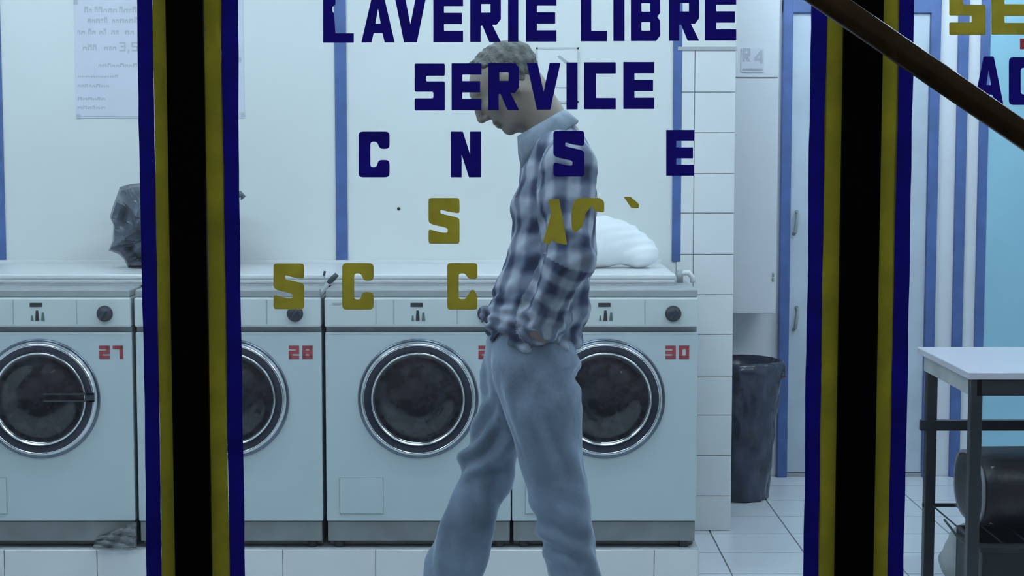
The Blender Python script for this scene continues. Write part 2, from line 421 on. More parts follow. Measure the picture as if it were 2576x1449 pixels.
letter([SR], 1392, 1470, 329, 444, 'letter_blue', WIN[1], .07); letter([E_], 1676, 1746, 327, 442, 'letter_blue', WIN[1], .012)
letter([SR], 1078, 1156, 498, 613, 'letter_yellow', WIN[1], .06); letter([AB], 1366, 1427, 500, 616, 'letter_yellow', WIN[1], .03)
letter([GB], 1437, 1520, 498, 586, 'letter_yellow', WIN[1], .06); letter([QT], 1569, 1608, 495, 524, 'letter_yellow', WIN[1], .03)
letter([SR], 688, 765, 663, 778, 'letter_yellow', WIN[1], .07); letter([CR], 861, 940, 662, 779, 'letter_yellow', WIN[1], .09)
letter([CD], 1125, 1201, 662, 779, 'letter_yellow', WIN[1], .07)
letter([S_], 2388, 2479, -34, 88, 'letter_yellow', WIN[2], .03); letter([E_], 2494, 2585, -36, 87, 'letter_yellow', WIN[2], .012)
letter([A_, AH], 2450, 2524, 142, 262, 'letter_blue', WIN[2], .03); letter([CR], 2538, 2616, 144, 264, 'letter_blue', WIN[2], .09)
letter([I_], 2566, 2600, 97, 124, 'letter_red', WIN[2], .03)

# diagonal handrail outside
YR = 2.46
q0, q1 = P(2081, 0, YR), P(2576, 340, YR); dq = (q1 - q0) / (q1.x - q0.x)
e0 = q0 + dq * -.80; e1 = q0 + dq * 1.1
hr = thing('handrail', (e1.x, YR, 0), 'dark bronze handrail running diagonally across the shop window', 'handrail')
obj('rail', tube([e0, e1], .0193, 24), 'rail_bronze', hr, True)
obj('rail_post', tube([(e1.x, YR, 0), e1], .0193, 20), 'rail_bronze', hr, True)
obj('wall_bracket', tube([e0, (e0.x, YG - .06, e0.z)], .014, 16), 'rail_bronze', hr, True)
obj('base_plate', box(e1.x - .05, e1.x + .05, YR - .05, YR + .05, 0, .012, .003), 'rail_bronze', hr)

# ------------------------------------------------------------------ washing machines
z_pl = ZW(1380); z_kb = ZW(1362); z_kt = ZW(1311); z_st = ZW(822); z_sb = ZW(836); z_pt = ZW(748); z_tt = ZW(728)
MX = {27: (90 - 1288) / 747.9, 28: (570 - 1288) / 747.9, 29: (1050 - 1288) / 747.9, 30: (1523.5 - 1288) / 747.9}
HWID = .3145
x = MX[30] + .001
def lx(px): return MX[29] + (px - 1050) / 747.9     # measured on machine 29
wm = thing('washing_machine', (MX[29], YW, z_pl), '', 'washing machine', 'washing machines in the row')
X0, X1 = MX[29] - HWID, MX[29] + HWID
obj('body', box(X0, X1, YW, YW + .62, z_kt, z_sb, .004), 'enamel', wm)
obj('kick_plate', box(X0 + .004, X1 - .004, YW + .006, YW + .6, z_kb, z_kt - .001, .003), 'steel', wm)
obj('base_frame', box(X0 + .006, X1 - .006, YW + .05, YW + .58, z_pl + .004, z_kb + .002), 'steel', wm)
for fx in (X0 + .04, X1 - .04):
    for fy in (YW + .035, YW + .56):
        obj('foot', tube([(fx, fy, z_pl), (fx, fy, z_kb + .003)], .016, 10), 'rubber', wm)
obj('trim_strip', box(X0 + .002, X1 - .002, YW + .016, YW + .06, z_sb, z_st - .0005, .002), 'trim_grey', wm)
cp = obj('control_panel', box(X0, X1, YW - .012, YW + .58, z_st, z_pt, .006), 'enamel_panel', wm)
obj('lid', box(X0 + .003, X1 - .003, YW - .004, YW + .6, z_pt, z_tt, .005), 'lid_grey', wm)
for px in (945, 990, 1150):
    obj('seam', box(lx(px) - .0015, lx(px) + .0015, YW - .0135, YW - .011, z_st + .01, z_pt - .008), 'seam_grey', cp)
obj('display', box(lx(1032), lx(1063), YW - .0145, YW - .011, ZW(771), ZW(761), .001), 'print_dark', cp)
obj('name_plate', box(lx(835), lx(862), YW - .0135, YW - .011, ZW(765), ZW(761)), 'seam_grey', cp)
for k, (a_, b_, c_, d_, m_) in enumerate(((1034, 1041, 793, 806, 'print_green'), (1045, 1055, 780, 806, 'print_dark'), (1060, 1069, 785, 806, 'print_green'))):
    flat('icon', [[(a_, d_), (b_, d_), (b_ - 1, (c_ + d_) / 2), (b_ - 2, c_), (a_ + 2, c_), (a_ + 1, (c_ + d_) / 2)]],
         lambda u, v: Vector((lx(u), YW - .0125, ZW(v))), .002, m_, cp)
kx, kz = lx(1221), ZW(788)
kb = obj('knob', lathe_y(kx, YW - .012, kz, [(.027, .001), (.027, -.004), (.022, -.006), (.021, -.020), (.018, -.023), (0, -.023)], 32), 'knob_dark', wm, True)
bmg = box(-.0032, .0032, YW - .043, YW - .030, -.017, .017, .001)
bmesh.ops.rotate(bmg, verts=bmg.verts, cent=(0, 0, 0), matrix=Matrix.Rotation(.7, 3, 'Y')); bmesh.ops.translate(bmg, verts=bmg.verts, vec=(kx, 0, kz))
obj('grip', bmg, 'dark_chrome', kb)
hp = (lx(848), lx(960), ZW(1293), ZW(1201))
fh = obj('filter_hatch', box(hp[0] + .002, hp[1] - .002, YW - .004, YW + .004, hp[2] + .002, hp[3] - .002, .001), 'enamel', wm)
obj('hatch_joint', box(hp[0], hp[1], YW - .0012, YW + .004, hp[2], hp[3]), 'seam_grey', fh)
cx, cz = lx(1050), ZW(1003)
dpart = obj('door', lathe_y(cx, YW, cz, [(.198, .003), (.1975, -.004), (.194, -.012), (.189, -.020), (.186, -.022), (.183, -.019)]), 'chrome', wm, True)
obj('door_rim', lathe_y(cx, YW, cz, [(.205, .004), (.2045, -.003), (.200, -.006), (.194, -.006)]), 'dark_chrome', dpart, True)
obj('door_recess', lathe_y(cx, YW, cz, [(.186, -.019), (.178, -.017), (.164, -.010), (.153, -.008)]), 'door_band', dpart, True)
obj('inner_ring', lathe_y(cx, YW, cz, [(.1595, -.006), (.160, -.014), (.158, -.018), (.1555, -.018), (.151, -.011), (.148, -.003)]), 'chrome', dpart, True)
obj('door_glass', lathe_y(cx, YW, cz, [(.150, -.006), (.134, -.003), (.116, -.007), (.100, -.015), (.080, -.019), (.05, -.019), (.0, -.018)]), 'drum_glass', dpart, True)

SEG = {'0': 'abcdef', '2': 'abged', '3': 'abgcd', '7': 'abc', '8': 'abcdefg', '9': 'abcdfg'}
def digits(txt, m):
    cx0 = MX[m] + (1203 - 1050) / 747.9; dw, dh, st = 26 / 747.9, 34 / 747.9, 8.5 / 747.9
    for k, ch in enumerate(txt):
        x0 = cx0 + k * (dw + 8 / 747.9); x1 = x0 + dw; zb = ZW(903); zt_ = zb + dh; zm = (zb + zt_) / 2
        R = {'a': (x0, x1, zt_ - st, zt_), 'd': (x0, x1, zb, zb + st), 'g': (x0, x1, zm - st / 2, zm + st / 2),
             'b': (x1 - st, x1, zm, zt_), 'c': (x1 - st, x1, zb, zm), 'f': (x0, x0 + st, zm, zt_), 'e': (x0, x0 + st, zb, zm)}
        bm = bmesh.new()
        for s in SEG[ch]: a_, b_, c_, d_ = R[s]; box(a_, b_, YW - .0016 + .0001 * ord(s) / 200, YW + .001, c_, d_, bm=bm)
        obj('number', bm, 'print_red', MACH[m])
MACH = {29: wm}
for m in (27, 28, 30): MACH[m] = dup(wm, (MX[m], YW, z_pl))
for m in MACH:
    digits(str(m), m)
    MACH[m]['label'] = {27: 'white washing machine numbered 27, its round door crossed by a handle bar', 28: 'white washing machine numbered 28 behind the striped window post',
                        29: 'white washing machine with a square filter hatch, between machines 28 and 30', 30: 'white washing machine numbered 30 at the row end beside the tiled wall'}[m]
hb = bmesh.new()
hx, hz = MX[27], ZW(997)
for dz in (.012, -.012): box(hx + .02, hx + .19, YW - .032, YW - .026, hz + dz - .003, hz + dz + .003, bm=hb)
box(hx + .165, hx + .19, YW - .032, YW - .012, hz - .015, hz + .015, bm=hb)
obj('door_handle', hb, 'dark_chrome', MACH[27])

# plinth of white tiles
pl = thing('plinth', (0, YW, 0), 'white tiled plinth under the row of washing machines', 'plinth')
xe = P(1757, 1400, YW).x
obj('core', box(XL + .01, xe - .004, YW + .006, YB - .007, 0, z_pl - .001), 'grout', pl)
obj('top_slab', box(XL + .01, xe, YW + .001, YB - .007, z_pl - .006, z_pl), 'grout', pl)
jt = [P(945 + 233.5 * k, 1420, YW).x for k in range(-8, 4)]
jt = [j for j in jt if j > XL + .1 and j < xe - .05]
jt = [XL + .01] + jt + [xe]
for a_, b_ in zip(jt, jt[1:]): obj('tile', box(a_ + .0012, b_ - .0012, YW - .002, YW + .008, .001, z_pl - .004, .0012, seg=1), 'tile_white', pl)
yy = YW
while yy < YB - .1:
    obj('tile', box(xe - .006, xe + .004, yy + .009, min(yy + .31, YB - .01), .001, z_pl - .004, .0012, seg=1), 'tile_white', pl); yy += .312

# ledge over the machines
YL = 5.81
zl = P(1288, 690, YL).z
ld = thing('ledge', (-.5, YB, z_tt), 'long white ledge along the wall on top of the washing machines', 'ledge')
xle = P(1700, 700, YL).x
obj('top_board', box(XL + .01, xle, YL, YB - .002, zl - .018, zl, .005), 'ledge_white', ld)
obj('front_board', box(XL + .01, xle - .004, YL + .004, YL + .022, z_tt, zl - .017, .002), 'ledge_white', ld)
obj('front_bead', box(XL + .01, xle - .002, YL + .001, YL + .006, zl - .032, zl - .026, .001), 'seam_grey', ld)
obj('end_board', box(xle - .03, xle - .005, YL + .03, YB - .002, z_tt, zl - .017), 'ledge_white', ld)
obj('upstand', box(XL + .01, xle, YB - .02, YB - .001, zl - .002, zl + .012, .003), 'ledge_white', ld)
# small bracket fitting at the ledge's end
fx = P(1712, 700, YL + .1).x
ft = thing('pipe_fitting', (fx, YL + .12, z_tt), 'small grey pipe stub on machine 30 beside the ledge end', 'pipe')
obj('stub', tube([(fx, YL + .12, z_tt - .001), (fx, YL + .12, zl + .005)], .011, 14), 'lid_grey', ft, True)
obj('elbow', tube([(fx, YL + .12, zl - .005), (fx + .03, YL + .12, zl - .003), (fx + .045, YL + .13, zl - .02), (fx + .046, YL + .13, z_tt - .001)], .010, 12), 'ledge_white', ft, True)
# lever between 28 and 29
l0 = P(803, 745, YW + .02); l1 = P(826, 712, YW + .02); l2 = P(848, 690, YW + .02)
lv = thing('valve_lever', l0, 'small lever with a dark tip between machines 28 and 29', 'lever')
lbz = z_tt
obj('stem', tube([(l0.x, l0.y, lbz - .05), l0, l1], [.011, .010, .008], 12), 'lid_grey', lv, True)
obj('grip', tube([l1 - (l2 - l1) * .1, (l1 + l2) / 2, l2], [.007, .010, .008], 12), 'lever_dark', lv, True)
obj('cap', tube([P(815, 693, YW + .03), P(817, 682, YW + .03)], .004, 8), 'lever_dark', lv)
obj('cap_rod', tube([P(815, 693, YW + .03), P(820, 716, YW + .02)], .0025, 8), 'lid_grey', lv)

# ------------------------------------------------------------------ wall notices
def plane_px(Y): return lambda u, v: P(u, v, Y)
nt_ = thing('notice', P(400, 297, YB - .001), 'large paper price notice on the wall above machines 27 and 28', 'notice')
a_, b_ = P(192, 297, YB), P(611, -14, YB)
obj('sheet', box(a_.x, b_.x, YB - .003, YB, a_.z, b_.z), 'paper', nt_)
YN = YB - .0035
def words(y, h, spans, mat='print_grey', par=None):
    rnd = random.Random(y)
    for s, e in spans:
        x_ = s
        while x_ < e - 4:
            ww = rnd.uniform(6, 11); hh = h * rnd.choice((.6, .7, 1.0))
            yb_ = y + h / 2
            loop = [(x_, yb_), (x_ + ww * .3, yb_), (x_ + ww * .3, yb_ - hh * .55), (x_ + ww * .7, yb_ - hh * .55), (x_ + ww * .7, yb_), (x_ + ww, yb_), (x_ + ww, yb_ - hh), (x_, yb_ - hh)]
            flat('writing', [loop], plane_px(YN), .0006, mat, par or nt_); x_ += ww + 2.5
words(24, 15, ((212, 232), (238, 292), (300, 345), (360, 430)))
words(50, 15, ((220, 272), (282, 345), (356, 450)))
words(79, 15, ((195, 210), (222, 242), (250, 268), (280, 300), (315, 340)))
words(119, 15, ((208, 248), (262, 290)))
words(164, 10, ((248, 345), (352, 420)))
words(192, 7, ((196, 303),)); words(215, 9, ((196, 280),)); words(248, 8, ((196, 268),)); words(270, 8, ((196, 264),))
# the price that can still be read: 3,5
def seg_loops(ch, x0, y0, w_, h_, s):
    x1, y1, ym = x0 + w_, y0 + h_, y0 + h_ / 2
    if ch == '3': return [[(x0, y0), (x1, y0), (x1, y1), (x0, y1), (x0, y1 - s), (x1 - s, y1 - s), (x1 - s, ym + s / 2), (x0 + s, ym + s / 2), (x0 + s, ym - s / 2), (x1 - s, ym - s / 2), (x1 - s, y0 + s), (x0, y0 + s)]]
    if ch == '5': return [[(x0, y0), (x1, y0), (x1, y0 + s), (x0 + s, y0 + s), (x0 + s, ym - s / 2), (x1, ym - s / 2), (x1, y1), (x0, y1), (x0, y1 - s), (x1 - s, y1 - s), (x1 - s, ym + s / 2), (x0, ym + s / 2)]]
    return [[(x0, y1 - 4), (x0 + 4, y1 - 4), (x0 + 2, y1 + 5), (x0 - 1, y1 + 5)]]
for ch, x_ in (('3', 300), (',', 322), ('5', 331)): flat('writing', seg_loops(ch, x_, 106, 16, 23, 3.5), plane_px(YN), .0006, 'print_grey', nt_)
flat('border', [[(196, 294), (560, 294), (560, 291.5), (196, 291.5)]], plane_px(YN), .0006, 'print_grey', nt_)
for px, py in ((190, 5), (197, 292), (602, 150), (611, 288)): flat('tape', [[(px - 5, py - 5), (px + 5, py - 5), (px + 5, py + 6), (px - 5, py + 6)]], plane_px(YN - .0006), .0006, 'print_grey', nt_)

n2 = thing('wall_sign', P(1402, 260, YB), 'small white framed sign on the wall behind the person', 'sign')
a_, b_ = P(1349, 258, YB), P(1456, 120, YB)
obj('board', box(a_.x, b_.x, YB - .006, YB, a_.z, b_.z, .001), 'ledge_white', n2)
for f in (((1349, 124), (1456, 124), (1456, 119), (1349, 119)), ((1349, 258), (1353, 258), (1353, 119), (1349, 119)), ((1452, 258), (1456, 258), (1456, 119), (1452, 119)), ((1349, 258), (1456, 258), (1456, 254), (1349, 254))):
    flat('frame_edge', [list(f)], plane_px(YB - .0068), .0014, 'frame_pale', n2)
flat('arrow', [[(1402, 142), (1408, 139), (1430, 156), (1432, 166), (1422, 160)]], plane_px(YB - .0068), .0008, 'seam_grey', n2)
flat('writing', [[(1398, 222), (1428, 222), (1428, 219), (1398, 219)]], plane_px(YB - .0068), .0008, 'seam_grey', n2)
p = P(1003, 525, YB)
tag(obj('screw', lathe_y(p.x, p.y, p.z, [(.006, 0), (.006, -.003), (.003, -.005), (0, -.005)], 14), 'print_dark', None, True), 'small dark screw head in the white wall', 'screw')

# ------------------------------------------------------------------ alcove cabinet, bin
YC = 7.08
bx = P(1956, 500, YC).x
zb_ = P(1900, 790, YC).z; zs = P(1900, 196, YC).z
cb = thing('wall_cabinet', (bx - .2, YA, zb_), 'tall white wall cabinet over the bin, with a small R4 sign', 'cabinet')
obj('body', box(bx - .42, bx, YC + .014, YA - .001, zb_, ZC - .02, .003), 'alcove_paint', cb)
obj('door', box(bx - .42, bx - .002, YC, YC + .013, zb_ + .003, zs - .003, .002), 'alcove_paint', cb)
obj('door', box(bx - .42, bx - .002, YC, YC + .013, zs + .003, ZC - .03, .002), 'alcove_paint', cb)
for py in (690, 702): 
    p = P(1945, py, YC); obj('hinge', box(p.x - .004, p.x + .004, YC - .006, YC + .002, p.z - .008, p.z + .006, .001), 'lid_grey', cb)
a_, b_ = P(1864, 182, YC), P(1922, 122, YC)
pt = obj('sign', box(a_.x, b_.x, YC - .003, YC + .001, a_.z, b_.z), 'paper', cb)
flat('letter', [[(1868 + u * 20, 155 - v * 34) for u, v in l] for l in (R_, RH)], plane_px(YC - .0035), .0006, 'print_grey', pt)
flat('letter', [[(1898, 146), (1914, 126), (1918, 126), (1918, 160), (1912, 160), (1912, 152), (1898, 152)], [(1905, 146), (1912, 146), (1912, 137)]], plane_px(YC - .0035), .0006, 'print_grey', pt)
flat('writing', [[(1867, 178), (1918, 178), (1918, 172), (1867, 172)]], plane_px(YC - .0035), .0006, 'seam_grey', pt)

YBIN = 7.0
bc = P(1856, 1240, YBIN)
bn = thing('waste_bin', (bc.x, YBIN, 0), 'round waste bin lined with a crumpled black bag under the wall cabinet', 'waste bin')
zr = P(1850, 905, YBIN).z
def ringed(prof, cx, cy, nseg=64, wob=0, seed=0):
    rnd = random.Random(seed); ph = [rnd.uniform(0, 6.3) for _ in range(8)]
    bm = bmesh.new(); rings = []
    for k, (r, z) in enumerate(prof):
        ring = []
        for i in range(nseg):
            a = 2 * math.pi * i / nseg
            f = 1 + wob * (math.sin(5 * a + ph[0] + z * 14) * .5 + math.sin(9 * a + ph[1] - z * 22) * .35 + math.sin(14 * a + ph[2] + z * 31) * .25 + math.sin(z * 40 + 3 * a + ph[3]) * .3)
            f += wob * rnd.uniform(-.25, .25)
            ring.append(bm.verts.new((cx + r * f * math.cos(a), cy + r * f * math.sin(a), z)))
        rings.append(ring)
    for a, b in zip(rings, rings[1:]):
        for i in range(nseg): bm.faces.new((a[i], a[(i + 1) % nseg], b[(i + 1) % nseg], b[i]))
    return bm, rings
Rb, Rt = .118, .172
bmb, rg = ringed([(Rb * .98, .0), (Rb, .02), (Rb + (Rt - Rb) * .5, zr * .5), (Rt - .006, zr - .03), (Rt - .012, zr - .03), (Rb - .012, .02)], bc.x, YBIN)
bmb.faces.new(rg[0][::-1]); obj('tub', bmb, 'rubber', bn, True)
prof = [(Rb * 1.06 + (Rt - Rb) * t, .004 + (zr - .004) * t) for t in [i / 22 for i in range(20)]] + [(Rt + .012, zr - .05), (Rt + .016, zr - .025), (Rt + .008, zr - .004), (Rt - .006, zr + .002), (Rt - .02, zr - .03), (Rt - .05, zr - .16), (.0001, zr - .2)]
bml, rg = ringed(prof, bc.x, YBIN, 120, .05, 3); obj('liner', bml, 'liner_black', bn, True)
kn = P(1962, 942, YBIN - .05)
ico = bmesh.new(); bmesh.ops.create_icosphere(ico, subdivisions=3, radius=1)
rnd = random.Random(2)
for v in ico.verts:
    f = 1 + .22 * math.sin(7 * v.co.x + 3) + .2 * math.sin(9 * v.co.z + 5 * v.co.y)
    v.co = Vector((kn.x - .012 + v.co.x * .034 * f, kn.y + v.co.y * .03 * f, kn.z + v.co.z * .024 * f))
obj('liner_knot', ico, 'liner_black', bn, True)

# ------------------------------------------------------------------ SDF surfaces (smooth unions, meshed by surface nets)
class Sdf:
    def __init__(s, lo, hi, h):
        s.lo = np.array(lo, float); s.h = h
        s.n = np.ceil((np.array(hi) - s.lo) / h).astype(int) + 1
        s.d = np.full(s.n, .05, np.float32)
    def sub(s, lo, hi):
        i0 = np.clip(np.floor((np.array(lo) - s.lo) / s.h).astype(int), 0, s.n - 1); i1 = np.clip(np.ceil((np.array(hi) - s.lo) / s.h).astype(int) + 1, 1, s.n)
        sl = tuple(slice(a, b) for a, b in zip(i0, i1))
        g = np.meshgrid(*[s.lo[k] + s.h * np.arange(i0[k], i1[k]) for k in range(3)], indexing='ij')
        return sl, g
    def blend(s, sl, d, k):
        a = s.d[sl]; h = np.clip(.5 + .5 * (a - d) / k, 0, 1); s.d[sl] = a * (1 - h) + d * h - k * h * (1 - h)
    def cone(s, a, b, ra, rb, k=.02):
        a, b = np.array(a, float), np.array(b, float); m = max(ra, rb) + k + .01
        sl, g = s.sub(np.minimum(a, b) - m, np.maximum(a, b) + m)
        ab = b - a; L = max((ab ** 2).sum(), 1e-9)
        t = np.clip(sum((g[i] - a[i]) * ab[i] for i in range(3)) / L, 0, 1)
        s.blend(sl, np.sqrt(sum((g[i] - a[i] - t * ab[i]) ** 2 for i in range(3))) - (ra + (rb - ra) * t), k)
    def ell(s, c, r, R=None, k=.02, cut=False):
        c, r = np.array(c, float), np.array(r, float); m = r.max() + k + .01
        sl, g = s.sub(c - m, c + m); q = [g[i] - c[i] for i in range(3)]
        if R is not None: R = np.array(R); q = [sum(R[i][j] * q[i] for i in range(3)) for j in range(3)]
        l = np.sqrt(sum((q[i] / r[i]) ** 2 for i in range(3))); l2 = np.sqrt(sum((q[i] / r[i] ** 2) ** 2 for i in range(3))) + 1e-9
        d = l * (l - 1) / l2
        if cut:
            a = s.d[sl]; h = np.clip(.5 - .5 * (a + d) / k, 0, 1); s.d[sl] = a * (1 - h) - d * h + k * h * (1 - h)
        else: s.blend(sl, d, k)
    def chain(s, nodes, k=.02):
        "nodes of (centre, half depth, half width): stacked ellipses along a roughly vertical axis, width along y"
        for (a, ax, ay), (b, bx_, by_) in zip(nodes, nodes[1:]):
            a, b = np.array(a, float), np.array(b, float); m = max(ax, ay, bx_, by_) + k + .01
            sl, g = s.sub(np.minimum(a, b) - m, np.maximum(a, b) + m)
            ab = b - a; L = (ab ** 2).sum(); t = np.clip(sum((g[i] - a[i]) * ab[i] for i in range(3)) / L, 0, 1)
            q = [g[i] - a[i] - t * ab[i] for i in range(3)]; rx, ry = ax + (bx_ - ax) * t, ay + (by_ - ay) * t
            l = np.sqrt((q[0] ** 2 + q[2] ** 2) / rx ** 2 + (q[1] / ry) ** 2); l2 = np.sqrt((q[0] ** 2 + q[2] ** 2) / rx ** 4 + (q[1] / ry ** 2) ** 2) + 1e-6
            s.blend(sl, l * (l - 1) / l2, k)
    def mesh(s):
        d = s.d; ins = d < 0; n = s.n
        acc = np.zeros(tuple(n - 1) + (3,), np.float32); cnt = np.zeros(tuple(n - 1), np.float32)
        corner = lambda o: tuple(slice(o[i], n[i] - 1 + o[i]) for i in range(3))
        for ax in range(3):
            for o1 in (0, 1):
                for o2 in (0, 1):
                    o = [0, 0, 0]; oth = [i for i in range(3) if i != ax]; o[oth[0]], o[oth[1]] = o1, o2
                    p = list(o); p[ax] = 1
                    A, B = d[corner(o)], d[corner(p)]; m = (A < 0) != (B < 0)
                    t = np.where(m, A / np.where(m, A - B, 1), 0)
                    for i in range(3): acc[..., i] += np.where(m, (t if i == ax else o[i]), 0)
                    cnt += m
        act = cnt > 0; idx = np.full(act.shape, -1, np.int64); idx[act] = np.arange(act.sum())
        cells = np.argwhere(act); V = s.lo + s.h * (cells + acc[act] / cnt[act][:, None])
        quads = []
        for ax in range(3):
            o = [i for i in range(3) if i != ax]
            sa = [slice(None)] * 3; sb = [slice(None)] * 3; sa[ax] = slice(0, -1); sb[ax] = slice(1, None)
            A, B = ins[tuple(sa)], ins[tuple(sb)]
            e = np.argwhere(A != B); e = e[(e[:, o[0]] > 0) & (e[:, o[1]] > 0) & (e[:, o[0]] < n[o[0]] - 1) & (e[:, o[1]] < n[o[1]] - 1)]
            f = A[tuple(e.T)]
            def ci(a_, b_):
                q = e.copy(); q[:, o[0]] -= a_; q[:, o[1]] -= b_; return idx[tuple(q.T)]
            Q = np.stack([ci(1, 1), ci(0, 1), ci(0, 0), ci(1, 0)], 1)
            flip = f if ax != 1 else ~f
            Q = np.where(flip[:, None], Q, Q[:, ::-1]); quads.append(Q)
        Q = np.concatenate(quads); Q = Q[(Q >= 0).all(1)]
        return V, Q
def relax(V, Q, it=2, f=.5):
    for _ in range(it):
        S = np.zeros_like(V); N = np.zeros(len(V))
        for a in range(4):
            np.add.at(S, Q[:, a], V[Q[:, (a + 1) % 4]]); np.add.at(N, Q[:, a], 1)
            np.add.at(S, Q[:, a], V[Q[:, (a + 3) % 4]]); np.add.at(N, Q[:, a], 1)
        V = V * (1 - f) + f * S / np.maximum(N, 1)[:, None]
    return V
def normals(V, Q):
    fn = np.cross(V[Q[:, 2]] - V[Q[:, 0]], V[Q[:, 3]] - V[Q[:, 1]]); N = np.zeros_like(V)
    for a in range(4): np.add.at(N, Q[:, a], fn)
    return N / (np.linalg.norm(N, axis=1)[:, None] + 1e-12)
def np_mesh(name, V, Q):
    me = bpy.data.meshes.new(name); me.from_pydata(V.tolist(), [], Q.tolist()); me.update(); return me
def fold(V, dirs):
    "sum of soft ridges; dirs of (direction, wavelength, amplitude, phase, bend)"
    d = np.zeros(len(V))
    for (dx, dy, dz), wl, amp, ph, bend in dirs:
        s = (V @ np.array([dx, dy, dz])) / wl * 2 * math.pi + ph + bend * np.sin(V[:, 2] * 23 + V[:, 0] * 17 + ph)
        d += amp * np.sin(s) * (.55 + .45 * np.sin(V[:, 0] * 9 + V[:, 2] * 7 + V[:, 1] * 5 + ph * 2))
    return d

# ------------------------------------------------------------------ bags on the ledge
YBG = 6.12
# grey plastic bag: faceted by hand from its outline, then given depth
sb = P(430, 673, YBG)
bag = thing('plastic_bag', (sb.x, YBG, zl), 'dark grey crumpled plastic bag on the ledge above machines 27 and 28', 'bag')
outline = [(352, 673), (322, 673), (312, 652), (300, 640), (273, 630), (283, 606), (285, 566), (276, 545), (284, 518), (297, 484), (301, 471), (330, 462), (420, 455), (510, 462), (570, 480), (590, 510), (594, 560), (588, 620), (560, 660), (500, 673), (430, 673)]
den = []
for k in range(len(outline)):
    (xa, ya), (xb, yb2) = outline[k - 1], outline[k]
    for t in (0, .25, .5, .75): den.append((xa + (xb - xa) * t, ya + (yb2 - ya) * t))
bmx = bmesh.new(); cxp, cyp = 430, 572; NRG = 12
def crease(x_, y_):
    u_, v_ = x_ / 100, y_ / 100
    a_ = abs(math.sin(4.1 * u_ + 3.2 * v_ + 1.5 * math.sin(3 * v_))); b2 = abs(math.sin(-5.5 * u_ + 4.0 * v_ + 1.2 * math.sin(4 * u_))); c2 = abs(math.sin(9 * u_ + 1.1 * v_ + 2))
    return a_ * .5 + b2 * .35 + c2 * .2
for sgn in (-1, 1):
    rgs = []
    for t in [k / NRG for k in range(NRG + 1)]:
        ring = []
        for x_, y_ in (den if t > 0 else den[:1]):
            X_, Y_ = cxp + (x_ - cxp) * t, cyp + (y_ - cyp) * t
            q_ = P(X_, Y_, YBG); dep = .155 * math.sqrt(max(0, 1 - t ** 2.6)) - .085 * crease(X_, Y_) * min(1, (1 - t) * 4)
            ring.append(bmx.verts.new((q_.x, YBG + sgn * max(0, dep), max(q_.z, zl))))
        rgs.append(ring)
    for a, b in zip(rgs, rgs[1:]):
        for k in range(len(b)):
            if len(a) == 1: bmx.faces.new((a[0], b[k], b[(k + 1) % len(b)]))
            else: bmx.faces.new((a[k], a[(k + 1) % len(b)], b[(k + 1) % len(b)], b[k]))
bmesh.ops.remove_doubles(bmx, verts=bmx.verts, dist=.0005)
obj('sack', bmx, 'plastic_bag', bag)
kb_ = P(590, 496, YBG)
obj('knot', tube([P(560, 505, YBG), P(585, 494, YBG), P(606, 488, YBG), P(613, 494, YBG), P(606, 502, YBG)], [.02, .012, .012, .008, .003], 10), 'plastic_bag', bag, True)
# white cloth bundle
YWB = 6.12
bun = thing('cloth_bundle', (P(1540, 665, YWB).x, YWB, zl), 'white cloth laundry bundle on the ledge above machine 30', 'laundry')
s = Sdf((.1, 5.9, zl - .01), (.7, 6.37, zl + .3), .008)
def pw(px, py, dy=0): v = P(px, py, YWB); return (v.x, YWB + dy, v.z)
s.cone(pw(1490, 620), pw(1510, 612), .085, .09, .03); s.cone(pw(1560, 612), pw(1600, 625), .075, .062, .03); s.ell(pw(1610, 640), (.07, .08, .045), k=.03)
s.cone(pw(1520, 580, .02), pw(1570, 598, .02), .05, .05, .03)
V, Q = s.mesh(); V = relax(V, Q, 2)
V += normals(V, Q) * fold(V, [((1, .3, -.8), .11, .005, 0, 1.2), ((.6, -.5, -1), .05, .0025, 1, 2)])[:, None]
V[:, 2] = np.maximum(V[:, 2], zl + .0005)
link('cloth', np_mesh('cloth', V, Q), 'white_cloth', bun, True)
# rag hanging over the plinth edge between 27 and 28
rg_ = P(300, 1378, YW - .01)
rag = bmesh.new(); grid = []
for j in range(13):
    rowv = []
    for i in range(17):
        u, v = i / 16, j / 12
        px = 232 + 112 * u + 14 * v * (1 - u); py = 1379 - (30 + 38 * u) * v
        q = P(px, py, YW - .012 - .016 * abs(math.sin(6 * u + 9 * v)) - .008 * math.sin(13 * u - 5 * v))
        rowv.append(rag.verts.new(q))
    grid.append(rowv)
for j in range(12):
    for i in range(16): rag.faces.new((grid[j][i], grid[j][i + 1], grid[j + 1][i + 1], grid[j + 1][i]))
bmesh.ops.solidify(rag, geom=rag.faces[:], thickness=.004)
ro = obj('rag', rag, 'rag', None, True); origin(ro, (rg_.x, YW, z_pl)); tag(ro, 'crumpled grey rag stuck at the foot of machines 27 and 28', 'rag')

